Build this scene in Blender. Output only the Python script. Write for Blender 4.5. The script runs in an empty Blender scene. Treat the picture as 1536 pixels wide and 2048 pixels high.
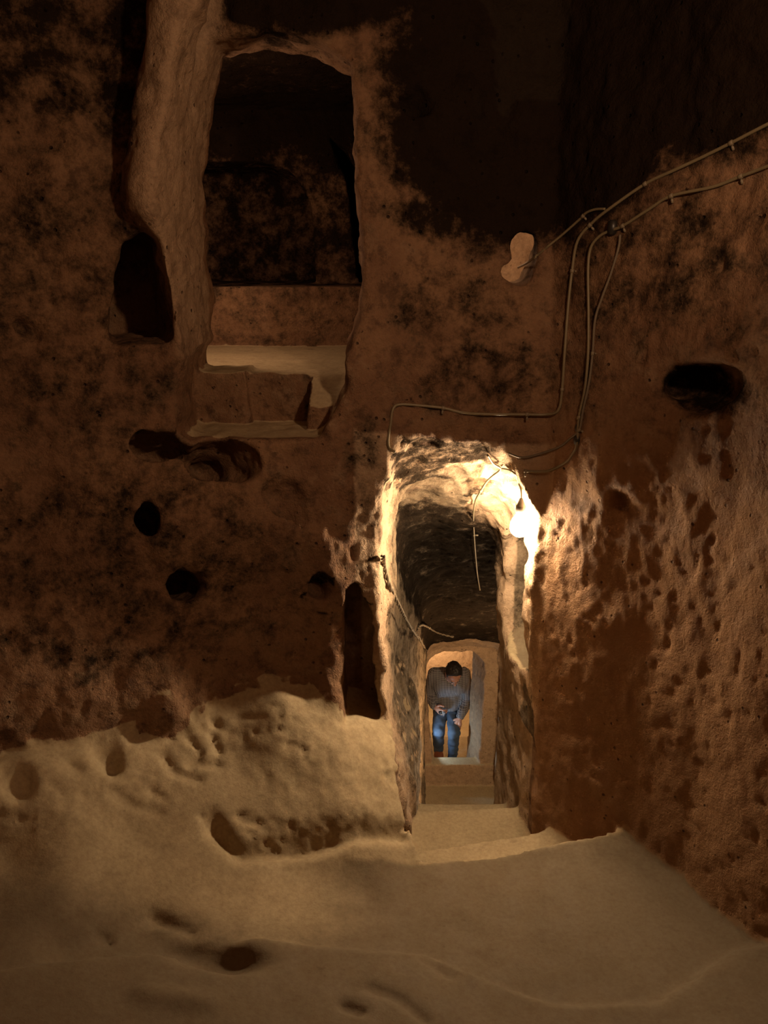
import bpy, math, random
import numpy as np
from mathutils import Vector

S = bpy.context.scene
COL = S.collection

# ------------------------------------------------------------------ camera
F_PX, PITCH = 1560.0, math.radians(18.0)
CP, SP = math.cos(PITCH), math.sin(PITCH)
cam_d = bpy.data.cameras.new('camera'); cam = bpy.data.objects.new('camera', cam_d); COL.objects.link(cam)
cam_d.sensor_fit = 'VERTICAL'; cam_d.sensor_height = 24.0; cam_d.lens = 24.0 * F_PX / 2048.0
cam.location = (0, 0, 0); cam.rotation_euler = (math.radians(90) - PITCH, 0, 0)
cam_d.clip_start = 0.05
S.camera = cam

# ------------------------------------------------------------------ world, exposure
w = bpy.data.worlds.new('world'); S.world = w; w.use_nodes = True
w.node_tree.nodes['Background'].inputs[0].default_value = (0.02, 0.014, 0.01, 1)
w.node_tree.nodes['Background'].inputs[1].default_value = 0.2
vs = S.view_settings
vs.view_transform = 'Standard'; vs.look = 'None'; vs.gamma = 1.0; vs.use_curve_mapping = False
vs.exposure = 0.0
S.cycles.use_denoising = True
S.cycles.max_bounces = 8; S.cycles.diffuse_bounces = 5

# ------------------------------------------------------------------ lamps (the room's, out of view; passage lamps further down the tunnel)
BULB = (0.511, 2.774, -0.952)
ROOM_LAMP = (0.80, 0.72, 0.58)
def lamp(name, loc, power, col, size):
    d = bpy.data.lights.new(name, 'POINT'); d.energy = power; d.color = col; d.shadow_soft_size = size
    o = bpy.data.objects.new(name, d); o.location = loc; COL.objects.link(o); return o
WARM = (1.0, 0.66, 0.36)
lamp('room_lamp_light', ROOM_LAMP, 58.0, (1.0, 0.62, 0.36), 0.05)
BULB_STRENGTH = 840.0
lamp('tunnel_lamp_light', (0.62, 8.55, -4.55), 26.0, WARM, 0.05)
lamp('daylight_lamp_light', (0.42, 7.00, -4.74), 5.0, (0.55, 0.78, 1.0), 0.02)
lamp('stair_lamp_light', (1.08, 4.7, -3.35), 75.0, WARM, 0.04)
lamp('chamber_lamp_light', (-0.82, 3.12, 0.20), 10.0, (1.0, 0.6, 0.35), 0.05)
lamp('pocket_lamp_light', (0.28, 3.34, 0.10), 1.7, (1.0, 0.62, 0.36), 0.03)

# ------------------------------------------------------------------ helpers: photo ray -> point at depth y
def ray(u, v):
    a = (u - 768.0) / F_PX; b = (1024.0 - v) / F_PX
    return (a, CP + b * SP, -SP + b * CP)
def at(u, v, y):
    d = ray(u, v); t = y / d[1]
    return (d[0] * t, y, d[2] * t)
def atz(u, v, z):
    d = ray(u, v); t = z / d[2]
    return (d[0] * t, d[1] * t, z)

# ------------------------------------------------------------------ noise (numpy value noise)
_rs = np.random.RandomState(7)
_T = _rs.rand(64, 64, 64).astype(np.float32) * 2 - 1
_TF = _T.ravel()
def vnoise(X, Y, Z, f, off=0.0):
    x = X * f + 31.7 + off; y = Y * f + 17.3 + off * 1.7; z = Z * f + 53.1 - off
    xf = np.floor(x); yf = np.floor(y); zf = np.floor(z)
    tx = x - xf; ty = y - yf; tz = z - zf
    tx = tx * tx * (3 - 2 * tx); ty = ty * ty * (3 - 2 * ty); tz = tz * tz * (3 - 2 * tz)
    xi = xf.astype(np.int64) & 63; yi = yf.astype(np.int64) & 63; zi = zf.astype(np.int64) & 63
    x1 = ((xi + 1) & 63) * 4096; xi = xi * 4096; y1 = ((yi + 1) & 63) * 64; yi = yi * 64; z1 = (zi + 1) & 63
    T = _TF
    a = T[xi + yi + zi]; a = a + (T[xi + yi + z1] - a) * tz
    b = T[xi + y1 + zi]; b = b + (T[xi + y1 + z1] - b) * tz
    c = T[x1 + yi + zi]; c = c + (T[x1 + yi + z1] - c) * tz
    d = T[x1 + y1 + zi]; d = d + (T[x1 + y1 + z1] - d) * tz
    a = a + (b - a) * ty; c = c + (d - c) * ty
    return a + (c - a) * tx
def smax(a, b, k):
    h = np.maximum(k - np.abs(a - b), 0) / k
    return np.maximum(a, b) + h * h * k * 0.25
def smin(a, b, k):
    return -smax(-a, -b, k)
def sstep(x):
    x = np.clip(x, 0, 1); return x * x * (3 - 2 * x)
def sdpoly(px, py, pts):
    d = np.full(px.shape, 1e9, np.float32); s = np.ones(px.shape, np.float32)
    n = len(pts)
    for i in range(n):
        ax, ay = pts[i]; bx, by = pts[i - 1]
        ex, ey = bx - ax, by - ay
        wx = px - ax; wy = py - ay
        t = np.clip((wx * ex + wy * ey) / (ex * ex + ey * ey), 0, 1)
        d = np.minimum(d, (wx - ex * t) ** 2 + (wy - ey * t) ** 2)
        c1 = py >= ay; c2 = py < by; c3 = ex * wy > ey * wx
        s = np.where((c1 & c2 & c3) | (~c1 & ~c2 & ~c3), -s, s)
    return s * np.sqrt(d)
def sdcap(X, Y, Z, a, b, ra, rb=None):
    rb = ra if rb is None else rb
    ax, ay, az = a; ex, ey, ez = b[0] - a[0], b[1] - a[1], b[2] - a[2]
    L = max(ex * ex + ey * ey + ez * ez, 1e-9)
    wx = X - ax; wy = Y - ay; wz = Z - az
    t = np.clip((wx * ex + wy * ey + wz * ez) / L, 0, 1)
    return np.sqrt((wx - ex * t) ** 2 + (wy - ey * t) ** 2 + (wz - ez * t) ** 2) - (ra + (rb - ra) * t)
def sdell(X, Y, Z, c, r):
    x = (X - c[0]); y = (Y - c[1]); z = (Z - c[2])
    k0 = np.sqrt((x / r[0]) ** 2 + (y / r[1]) ** 2 + (z / r[2]) ** 2)
    k1 = np.sqrt((x / r[0] ** 2) ** 2 + (y / r[1] ** 2) ** 2 + (z / r[2] ** 2) ** 2) + 1e-6
    return k0 * (k0 - 1) / k1

# ------------------------------------------------------------------ surface nets over sparse blocks
CUBE = np.array([[i, j, k] for i in (0, 1) for j in (0, 1) for k in (0, 1)])
EDG = [(a, b) for a in range(8) for b in range(a + 1, 8) if np.abs(CUBE[a] - CUBE[b]).sum() == 1]
def nets(F, lo, hi, h, thr=1.35, B=8, chunk=600):
    """mesh of F = 0 (F < 0 is air for the cave, solid for bodies)"""
    lo = np.array(lo, float); hi = np.array(hi, float)
    nb = np.ceil((hi - lo) / (h * B)).astype(int)
    bi = np.stack(np.meshgrid(*[np.arange(n) for n in nb], indexing='ij'), -1).reshape(-1, 3)
    ctr = lo + (bi + 0.5) * h * B
    val = np.concatenate([F(*ctr[s:s + 200000].astype(np.float32).T) for s in range(0, len(ctr), 200000)])
    near = np.nonzero(np.abs(val) < 3.6 * h * B)[0]
    keep = np.abs(val[near]) < thr * h * B           # surface close to the block centre, or a sign change inside the block
    for c in np.concatenate([(CUBE - 0.5) * 0.999, (CUBE - 0.5) * 0.5]):
        q_ = (ctr[near] + c * h * B).astype(np.float32)
        keep |= (F(*q_.T) < 0) != (val[near] < 0)
    bi = bi[near[keep]]
    N = nb * B + 2
    ax = np.arange(B + 1)
    gi, gj, gk = np.meshgrid(ax, ax, ax, indexing='ij')
    CID, CPOS, EQ = [], [], []
    n = B + 1
    for s in range(0, len(bi), chunk):
        b = bi[s:s + chunk]
        I = b[:, 0, None, None, None] * B + gi; J = b[:, 1, None, None, None] * B + gj; K = b[:, 2, None, None, None] * B + gk
        X = (lo[0] + I * h).astype(np.float32); Y = (lo[1] + J * h).astype(np.float32); Z = (lo[2] + K * h).astype(np.float32)
        V = F(X.ravel(), Y.ravel(), Z.ravel()).reshape(X.shape).astype(np.float32)
        neg = V < 0
        cn = np.zeros((len(b), B, B, B), np.int8)
        for c in CUBE:
            cn += neg[:, c[0]:B + c[0], c[1]:B + c[1], c[2]:B + c[2]]
        m = np.nonzero((cn > 0) & (cn < 8))
        if len(m[0]) == 0: continue
        cv = np.stack([V[m[0], m[1] + c[0], m[2] + c[1], m[3] + c[2]] for c in CUBE], 1)
        acc = np.zeros((len(cv), 3)); cnt = np.zeros(len(cv))
        for a_, b_ in EDG:
            va, vb = cv[:, a_], cv[:, b_]
            x = (va < 0) != (vb < 0)
            t = np.where(x, va / np.where(x, va - vb, 1), 0)
            p = CUBE[a_] + (CUBE[b_] - CUBE[a_]) * t[:, None]
            acc += p * x[:, None]; cnt += x
        p = acc / cnt[:, None]
        g = np.stack([I[m[0], m[1], m[2], m[3]], J[m[0], m[1], m[2], m[3]], K[m[0], m[1], m[2], m[3]]], 1)
        CID.append((g[:, 0] * N[1] + g[:, 1]) * N[2] + g[:, 2]); CPOS.append(lo + (g + p) * h)
        for axis in range(3):
            sl = [slice(0, B)] * 3; sh = list(sl); sh[axis] = slice(1, B + 1)
            e = neg[(slice(None),) + tuple(sl)] != neg[(slice(None),) + tuple(sh)]
            q = np.nonzero(e)
            if len(q[0]) == 0: continue
            gg = np.stack([I[q[0], q[1], q[2], q[3]], J[q[0], q[1], q[2], q[3]], K[q[0], q[1], q[2], q[3]]], 1)
            u_, v_ = [(1, 2), (2, 0), (0, 1)][axis]
            du = np.zeros(3, int); du[u_] = 1; dv = np.zeros(3, int); dv[v_] = 1
            qs = []
            for o in (-du - dv, -dv, 0 * du, -du):
                t_ = gg + o; qs.append((t_[:, 0] * N[1] + t_[:, 1]) * N[2] + t_[:, 2])
            qs = np.stack(qs, 1)
            flip = neg[q]           # inside -> outside along +axis
            qs[~flip] = qs[~flip][:, ::-1]
            EQ.append(qs)
    cid = np.concatenate(CID); pos = np.concatenate(CPOS); eq = np.concatenate(EQ)
    o = np.argsort(cid); cid = cid[o]; pos = pos[o]
    ix = np.searchsorted(cid, eq); ix = np.clip(ix, 0, len(cid) - 1)
    ok = (cid[ix] == eq).all(1)
    return pos, ix[ok]
def vnormals(P, Q):
    n = np.cross(P[Q[:, 2]] - P[Q[:, 0]], P[Q[:, 3]] - P[Q[:, 1]])
    N = np.zeros_like(P)
    for k in range(4):
        for c in range(3):
            N[:, c] += np.bincount(Q[:, k], weights=n[:, c], minlength=len(P))
    return N / (np.linalg.norm(N, axis=1)[:, None] + 1e-12)
def tag(o, label=None, cat=None, group=None, kind=None):
    if label: o['label'] = label
    if cat: o['category'] = cat
    if group: o['group'] = group
    if kind: o['kind'] = kind
    return o
def mesh_obj(name, P, Q, mats, parent=None, normals=None, attrs=None, mat_idx=None):
    used, inv = np.unique(Q, return_inverse=True); inv = inv.reshape(Q.shape)
    me = bpy.data.meshes.new(name)
    me.vertices.add(len(used)); me.vertices.foreach_set('co', P[used].astype(np.float32).ravel())
    nl = Q.shape[1]
    me.loops.add(inv.size); me.loops.foreach_set('vertex_index', inv.astype(np.int32).ravel())
    me.polygons.add(len(inv)); me.polygons.foreach_set('loop_start', np.arange(0, inv.size, nl, dtype=np.int32))
    me.polygons.foreach_set('use_smooth', np.ones(len(inv), bool))
    if mat_idx is not None: me.polygons.foreach_set('material_index', mat_idx.astype(np.int32))
    me.update(calc_edges=True)
    for k, a in (attrs or {}).items():
        at_ = me.attributes.new(k, 'FLOAT', 'POINT'); at_.data.foreach_set('value', a[used].astype(np.float32))
    if normals is not None:
        me.normals_split_custom_set_from_vertices(normals[used].tolist())
    for m in (mats if isinstance(mats, (list, tuple)) else [mats]): me.materials.append(m)
    o = bpy.data.objects.new(name, me); COL.objects.link(o)
    if parent: o.parent = parent
    return o

# ------------------------------------------------------------------ materials
def new_mat(name):
    m = bpy.data.materials.new(name); m.use_nodes = True
    nt = m.node_tree; return m, nt, nt.nodes['Principled BSDF']
def nd(nt, t, **kw):
    n = nt.nodes.new(t)
    for k, v in kw.items():
        if k in n.inputs: n.inputs[k].default_value = v
        else: setattr(n, k, v)
    return n
def noise_node(nt, vec, scale, detail=6, rough=0.6):
    n = nd(nt, 'ShaderNodeTexNoise'); n.inputs['Scale'].default_value = scale
    n.inputs['Detail'].default_value = detail; n.inputs['Roughness'].default_value = rough
    nt.links.new(vec, n.inputs['Vector']); return n.outputs['Fac']
def mixc(nt, fac, a, b, mode='MIX'):
    n = nt.nodes.new('ShaderNodeMix'); n.data_type = 'RGBA'; n.blend_type = mode
    for i, s in ((0, fac), (6, a), (7, b)):
        if isinstance(s, (tuple, float, int)): n.inputs[i].default_value = s
        else: nt.links.new(s, n.inputs[i])
    return n.outputs[2]
def ramp(nt, f, lo, hi, a=0.0, b=1.0):
    n = nt.nodes.new('ShaderNodeMapRange'); n.clamp = True; n.interpolation_type = 'SMOOTHSTEP'
    n.inputs[1].default_value = lo; n.inputs[2].default_value = hi; n.inputs[3].default_value = a; n.inputs[4].default_value = b
    nt.links.new(f, n.inputs[0]); return n.outputs[0]
def mth(nt, op, a, b):
    n = nt.nodes.new('ShaderNodeMath'); n.operation = op
    for i, s in ((0, a), (1, b)):
        if isinstance(s, (float, int)): n.inputs[i].default_value = s
        else: nt.links.new(s, n.inputs[i])
    return n.outputs[0]
WORN1, WORN2, WORN3 = (0.40, 0.325, 0.195, 1), (0.46, 0.375, 0.23, 1), (0.34, 0.27, 0.17, 1)
PALE1, PALE2 = (0.42, 0.30, 0.19, 1), (0.54, 0.40, 0.27, 1)
def rock_material(name, c1, c2, c3, pit=1.0, fine=1.0, rough=0.75, spec=0.35, stretch=1.0):
    m, nt, bs = new_mat(name)
    tc = nt.nodes.new('ShaderNodeTexCoord'); mp = nt.nodes.new('ShaderNodeMapping')
    nt.links.new(tc.outputs['Object'], mp.inputs[0]); vec = mp.outputs[0]
    mp.inputs['Scale'].default_value = (1, 1, stretch)
    big = noise_node(nt, vec, 3.0, 4); mid = noise_node(nt, vec, 11.0, 6, 0.65); fin = noise_node(nt, vec, 70.0, 5, 0.7)
    col = mixc(nt, ramp(nt, big, 0.38, 0.62), c1, c2)
    col = mixc(nt, ramp(nt, mid, 0.48, 0.72), col, c3)
    at2 = nd(nt, 'ShaderNodeAttribute'); at2.attribute_name = 'worn'      # trodden, dusty, paler rock
    wf_ = ramp(nt, mth(nt, 'ADD', at2.outputs['Fac'], mth(nt, 'MULTIPLY', mth(nt, 'SUBTRACT', mid, 0.5), 0.5)), 0.3, 0.7)
    fl_c = mixc(nt, ramp(nt, big, 0.35, 0.65), WORN1, WORN2)
    fl_c = mixc(nt, ramp(nt, mid, 0.35, 0.75, 0.0, 0.5), fl_c, WORN3)
    at3 = nd(nt, 'ShaderNodeAttribute'); at3.attribute_name = 'pale'
    col = mixc(nt, at3.outputs['Fac'], col, mixc(nt, mid, PALE1, PALE2))
    col = mixc(nt, wf_, col, fl_c)
    at4 = nd(nt, 'ShaderNodeAttribute'); at4.attribute_name = 'dirt_shade'
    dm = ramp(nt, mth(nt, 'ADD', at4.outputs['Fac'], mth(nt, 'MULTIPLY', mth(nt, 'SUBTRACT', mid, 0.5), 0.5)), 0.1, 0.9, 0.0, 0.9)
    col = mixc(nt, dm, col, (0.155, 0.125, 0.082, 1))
    col = mixc(nt, ramp(nt, fin, 0.3, 0.75, 0.0, 0.35), col, tuple(x * 0.55 for x in c1[:3]) + (1,))
    inv = mth(nt, 'SUBTRACT', 1.0, mth(nt, 'MULTIPLY', wf_, 0.8))
    at5 = nd(nt, 'ShaderNodeAttribute'); at5.attribute_name = 'clean'
    mot = noise_node(nt, vec, 15.0, 9, 0.72)
    col = mixc(nt, mth(nt, 'MULTIPLY', mth(nt, 'MULTIPLY', mth(nt, 'MULTIPLY', ramp(nt, mot, 0.48, 0.66, 0.0, 0.75), mth(nt, 'SUBTRACT', 1.0, at5.outputs['Fac'])), inv), mth(nt, 'SUBTRACT', 1.0, mth(nt, 'MULTIPLY', at3.outputs['Fac'], 0.6))), col, (0.075, 0.042, 0.026, 1))
    # dark specks, also sunk into the relief
    vo = nd(nt, 'ShaderNodeTexVoronoi'); vo.inputs['Scale'].default_value = 26.0; nt.links.new(vec, vo.inputs['Vector'])
    sp = ramp(nt, vo.outputs['Distance'], 0.06, 0.17, 1.0, 0.0)
    col = mixc(nt, mth(nt, 'MULTIPLY', at5.outputs['Fac'], 0.9), col, mixc(nt, mid, (0.27, 0.145, 0.07, 1), (0.42, 0.25, 0.13, 1)))
    sp = mth(nt, 'MULTIPLY', mth(nt, 'MULTIPLY', sp, ramp(nt, mid, 0.45, 0.6)), inv)
    col = mixc(nt, mth(nt, 'MULTIPLY', sp, 0.75 * min(pit, 1.0)), col, (0.035, 0.02, 0.014, 1))
    # soot stain and painted shade: mask stored on the mesh, broken up by noise
    at_ = nd(nt, 'ShaderNodeAttribute'); at_.attribute_name = 'soot_shade'
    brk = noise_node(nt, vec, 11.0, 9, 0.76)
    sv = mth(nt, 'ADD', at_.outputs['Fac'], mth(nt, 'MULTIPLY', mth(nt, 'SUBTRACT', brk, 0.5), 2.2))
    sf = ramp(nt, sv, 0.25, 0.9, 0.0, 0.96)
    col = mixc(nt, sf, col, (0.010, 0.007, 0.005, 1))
    nt.links.new(col, bs.inputs['Base Color'])
    nt.links.new(mth(nt, 'MULTIPLY', mth(nt, 'SUBTRACT', 1.03, sf), spec), bs.inputs['Specular IOR Level'])
    nt.links.new(ramp(nt, mid, 0.3, 0.7, rough - 0.15, rough + 0.1), bs.inputs['Roughness'])
    # relief
    hgt = mth(nt, 'ADD', mth(nt, 'MULTIPLY', mid, 0.5), mth(nt, 'MULTIPLY', fin, 0.22 * fine))
    fin2 = noise_node(nt, vec, 200.0, 3, 0.6)
    hgt = mth(nt, 'ADD', hgt, mth(nt, 'MULTIPLY', fin2, 0.08 * fine))
    hgt = mth(nt, 'SUBTRACT', hgt, mth(nt, 'MULTIPLY', sp, 0.35 * pit))
    bp = nd(nt, 'ShaderNodeBump'); nt.links.new(inv, bp.inputs['Strength']); bp.inputs['Distance'].default_value = 0.030 * fine
    nt.links.new(hgt, bp.inputs['Height']); nt.links.new(bp.outputs[0], bs.inputs['Normal'])
    return m
M_WALL = rock_material('rock_wall', (0.205, 0.115, 0.066, 1), (0.27, 0.16, 0.09, 1), (0.30, 0.20, 0.125, 1), 1.0, 1.0, 0.85, 0.2)
M_FLOOR = M_PALE = M_WALL
def simple(name, c, rough=0.5, metal=0.0, bump=None):
    m, nt, bs = new_mat(name)
    tc = nt.nodes.new('ShaderNodeTexCoord')
    n = noise_node(nt, tc.outputs['Object'], 40.0, 4)
    nt.links.new(mixc(nt, n, tuple(x * 0.75 for x in c) + (1,), tuple(min(x * 1.2, 1) for x in c) + (1,)), bs.inputs['Base Color'])
    bs.inputs['Roughness'].default_value = rough; bs.inputs['Metallic'].default_value = metal
    if bump:
        bp = nd(nt, 'ShaderNodeBump'); bp.inputs['Distance'].default_value = bump
        nt.links.new(noise_node(nt, tc.outputs['Object'], 60.0, 4), bp.inputs['Height']); nt.links.new(bp.outputs[0], bs.inputs['Normal'])
    return m

# ------------------------------------------------------------------ the cave: plan, floors, openings
PLAN = [(-1.45, -1.0), (1.55, -1.0), (1.55, 1.0), (1.36, 1.40), (1.17, 1.75), (1.06, 1.98), (1.00, 2.14), (0.88, 2.34), (0.70, 2.54), (0.58, 2.70), (0.40, 2.69), (0.02, 2.61), (-0.20, 2.555), (-0.5, 2.53), (-0.88, 2.47), (-1.22, 2.28), (-1.42, 1.9), (-1.50, 0.8)]
def lean(Z):
    return np.interp(Z, [-2.2, -1.5, -1.15, -0.6, 0.0, 0.6, 1.0], [-0.05, -0.07, -0.04, 0.0, 0.09, 0.20, 0.24]).astype(np.float32)

# stairs height along the descent
_SY = [2.19]; _SZ = [-2.0]
for yy, zz in ((2.48, -2.18), (2.92, -2.36), (3.20, -2.54)): _SY.append(yy); _SZ.append(zz)
y0, z0 = 3.20, -2.54
while z0 > -5.0:
    y0 += 0.245 if len(_SY) > 5 else 0.24; z0 -= 0.242; _SY.append(y0); _SZ.append(z0)
_SZ[-1] = -5.2
STEP_EDGE = np.array(_SY); STEP_Z = np.array(_SZ)
FLAT_Z = -5.2
def stairz(yp):
    i = np.searchsorted(STEP_EDGE, yp)           # number of edges passed
    zs = np.concatenate([STEP_Z, [FLAT_Z]])
    z = zs[np.minimum(i, len(STEP_Z) - 1)] if False else np.where(i == 0, -2.0, zs[np.clip(i, 0, len(STEP_Z))])
    z = np.where(yp < STEP_EDGE[0], -2.0, z)
    z = np.where(yp > 6.82, -4.95, z); z = np.where(yp > 6.96, -5.23, z); z = np.where(yp > 7.75, -5.40, z); z = np.where(yp > 8.1, -5.58, z)
    return z
def stair_rock(s, Z):          # distance to the rock under the stairs; tread k (height STEP_Z[k]) ends at STEP_EDGE[k]
    i = np.searchsorted(STEP_EDGE, s); n = len(STEP_EDGE) - 1; r = np.full(s.shape, 9.0, np.float32)
    for dk in (-1, 0, 1):
        k = np.clip(i + dk, 0, n); r = np.minimum(r, np.maximum(s - STEP_EDGE[k], Z - STEP_Z[k]))
    for e, z in ((6.9, -5.2), (7.75, -5.23), (8.1, -5.40), (99.0, -5.58)): r = np.minimum(r, np.maximum(s - e, Z - z))
    return np.minimum(r, np.maximum(np.abs(s - 6.89) - 0.07, Z + 4.95)).astype(np.float32)
def skew(X, Y):
    return Y - (X - 0.12) * 0.21 * np.clip((3.1 - Y) / 0.6, 0, 1)

# mound and foreground height field (thin plate through surveyed points)
def cpt(u, v, y): p = at(u, v, y); return (p[0], p[1], p[2])
_C = [cpt(560, 1390, 2.47), cpt(400, 1397, 2.45), cpt(650, 1450, 2.45), cpt(200, 1452, 2.26), cpt(60, 1520, 2.05), cpt(-60, 1560, 1.95),
      cpt(735, 1520, 2.42), cpt(800, 1610, 2.35), cpt(835, 1690, 2.25), cpt(480, 1500, 2.34), cpt(300, 1520, 2.22), cpt(620, 1560, 2.30), cpt(700, 1640, 2.22),
      (-0.4, 2.62, -1.50), (-0.1, 2.62, -1.62), (-0.8, 2.5, -1.52), (-1.10, 2.35, -1.70), (-1.35, 2.05, -1.62), (-0.95, 2.42, -1.62), cpt(440, 1620, 2.16), cpt(250, 1640, 2.05), cpt(560, 1640, 2.18), cpt(0, 1700, 1.86), cpt(120, 1800, 1.74)]
_C += [(0.12, 2.19, -2.0), (0.12, 2.0, -2.0), (0.5, 2.0, -2.0), (0.9, 2.2, -2.0), (0.5, 1.6, -1.98), (1.0, 1.8, -1.98), (1.0, 1.3, -1.9), (0.12, 1.75, -1.97),
       (-0.10, 2.1, -1.95), (-0.30, 2.08, -1.90), (-0.2, 1.9, -1.95), (-0.45, 1.8, -1.88), (-0.75, 1.7, -1.78), (-0.1, 1.45, -1.9), (-0.5, 1.4, -1.82), (-0.9, 1.3, -1.72),
       (0.5, 1.2, -1.9), (0.3, 0.5, -1.85), (-0.6, 0.5, -1.7), (-1.3, 0.8, -1.6), (1.3, 0.3, -1.85), (0, -0.8, -1.8), (-1.3, -0.8, -1.6), (1.4, -0.8, -1.85)]
_C = np.array(_C)
def _tps(r2): return r2 * np.log(r2 + 1e-9) * 0.5
_n = len(_C); _A = np.zeros((_n + 3, _n + 3))
_A[:_n, :_n] = _tps(((_C[:, None, :2] - _C[None, :, :2]) ** 2).sum(-1)) + np.eye(_n) * 2e-4
_A[:_n, _n] = 1; _A[:_n, _n + 1:] = _C[:, :2]; _A[_n, :_n] = 1; _A[_n + 1:, :_n] = _C[:, :2].T
_W = np.linalg.solve(_A, np.concatenate([_C[:, 2], [0, 0, 0]]))
gx = np.linspace(-1.7, 1.8, 351); gy = np.linspace(-1.2, 2.8, 401)
GX, GY = np.meshgrid(gx, gy, indexing='ij')
_P = np.stack([GX.ravel(), GY.ravel()], 1)
GH = (_tps(((_P[:, None] - _C[None, :, :2]) ** 2).sum(-1)) @ _W[:_n] + _W[_n] + _P @ _W[_n + 1:]).reshape(GX.shape)
# local features in the height field: gouges, lips and hollows cut in the ledge
def seg_d(X, Y, pts):
    d = np.full(X.shape, 9.0)
    for (ax_, ay_), (bx_, by_) in zip(pts[:-1], pts[1:]):
        ex, ey = bx_ - ax_, by_ - ay_; t = np.clip(((X - ax_) * ex + (Y - ay_) * ey) / (ex * ex + ey * ey), 0, 1)
        d = np.minimum(d, np.hypot(X - ax_ - ex * t, Y - ay_ - ey * t))
    return d
lipx = [-1.6, -0.9, -0.37, 0.12, 0.27, 0.466, 0.75, 1.04, 1.6]; lipy = [1.25, 1.55, 1.80, 1.82, 1.74, 1.66, 1.66, 1.83, 1.9]
GH += 0.045 * sstep((np.interp(GX, lipx, lipy) - GY) / 0.06)
def on_mound(u, v):           # ray / height field hit
    d = ray(u, v); t = 1.2
    for _ in range(400):
        x, y, z = d[0] * t, d[1] * t, d[2] * t
        i = min(max((x + 1.7) / 0.01, 0), 349.9); j = min(max((y + 1.2) / 0.01, 0), 399.9)
        if z < GH[int(i), int(j)]: break
        t += 0.006
    return (x, y)
for pts, wd, dp in (
    ([(425, 1655), (480, 1705), (560, 1690), (680, 1668), (800, 1660)], 0.026, 0.050),
    ([(480, 1640), (530, 1658), (600, 1664)], 0.012, 0.014),
    ([(370, 1470), (400, 1500), (380, 1530)], 0.012, 0.028), ([(420, 1465), (438, 1500)], 0.010, 0.028), ([(330, 1515), (350, 1545), (400, 1560)], 0.012, 0.022),
    ([(300, 1580), (330, 1600)], 0.014, 0.012), ([(250, 1600), (320, 1625)], 0.014, 0.012), ([(400, 1535), (440, 1530)], 0.010, 0.02),
    ([(310, 1830), (380, 1860)], 0.022, 0.020), ([(205, 1862), (215, 1866)], 0.014, 0.02),
    ([(740, 1975), (800, 2000), (850, 2040)], 0.016, 0.014), ([(690, 2010), (720, 2020)], 0.016, 0.025),
    ([(850, 1910), (900, 1945)], 0.022, 0.020), ([(960, 1845), (1000, 1800)], 0.02, 0.008),
    ([(310, 1470), (430, 1450)], 0.012, -0.014), ([(130, 1890), (280, 1850)], 0.07, 0.03), ([(300, 1990), (420, 2005)], 0.03, -0.014)):
    q = [on_mound(*p) for p in pts]
    GH -= dp * np.exp(-(seg_d(GX, GY, q) / wd) ** 2)
for u_, v_, rx_, ry_, dp in ((215, 1512, 0.040, 0.035, 0.07), (425, 1903, 0.125, 0.050, 0.07), (145, 1530, 0.03, 0.02, 0.02), (430, 1442, 0.022, 0.016, 0.035), (30, 1555, 0.05, 0.04, 0.05)):
    q = on_mound(u_, v_)
    GH -= dp * np.exp(-(((GX - q[0]) / rx_) ** 2 + ((GY - q[1]) / ry_) ** 2) ** 1.5)
GH = GH.astype(np.float32)
def grid(X, Y, A):
    i = np.clip((X + 1.7) / 0.01, 0, 349.99); j = np.clip((Y + 1.2) / 0.01, 0, 399.99)
    i0 = i.astype(np.int64); j0 = j.astype(np.int64); a = i - i0; b = j - j0
    return (A[i0, j0] * (1 - a) + A[i0 + 1, j0] * a) * (1 - b) + (A[i0, j0 + 1] * (1 - a) + A[i0 + 1, j0 + 1] * a) * b
EDGE_Y = [1.0, 2.19, 2.32, 2.42, 2.60, 3.0]; EDGE_X = [0.30, 0.122, 0.085, 0.05, 0.03, 0.06]
def floorz(X, Y):
    g = grid(X, Y, GH)
    s = stairz(skew(X, Y))
    k = sstep((X - np.interp(Y, EDGE_Y, EDGE_X)) / 0.025) * (Y > 2.19 - 0.3)
    flat = -2.0
    k2 = np.where(skew(X, Y) > STEP_EDGE[0], k, 0.0)
    return (g * (1 - k2) + s * k2).astype(np.float32)

DY = 2.72                                    # depth of the upper doorway's plane
def xz(u, v, y): p = at(u, v, y); return (p[0], p[2])
DOOR = [xz(u, v, DY) for u, v in ((418, 74), (520, 52), (620, 72), (695, 118), (706, 210), (714, 400), (724, 560), (716, 620), (694, 690), (692, 770), (650, 850), (640, 880), (560, 905), (400, 880), (386, 850), (384, 720), (398, 690), (386, 600), (374, 470), (378, 300), (396, 160))]
NICHE = [xz(u, v, 2.45) for u, v in ((300, 452), (325, 480), (345, 560), (362, 680), (350, 694), (232, 694), (222, 670), (236, 560), (262, 480))]
SLOT = [xz(u, v, 2.5) for u, v in ((684, 1190), (712, 1180), (742, 1240), (752, 1440), (758, 1468), (690, 1450), (682, 1380))]
WX0 = xz(612, 800, 2.7)[0]
PLY = [2.2, 2.55, 2.75, 2.9, 3.4, 4.5, 6.0, 6.8, 7.0, 9.5]
PLX = [-0.02, -0.015, -0.005, 0.04, 0.06, 0.22, 0.36, 0.40, 0.42, 0.42]
PRY = [2.2, 2.55, 2.75, 3.45, 3.60, 4.2, 4.7, 5.2, 6.0, 6.80, 9.5]
PRX = [0.57, 0.57, 0.575, 0.54, 0.66, 0.95, 1.22, 1.18, 1.15, 1.16, 1.16]
HOLES = []           # (centre, radii)
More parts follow.
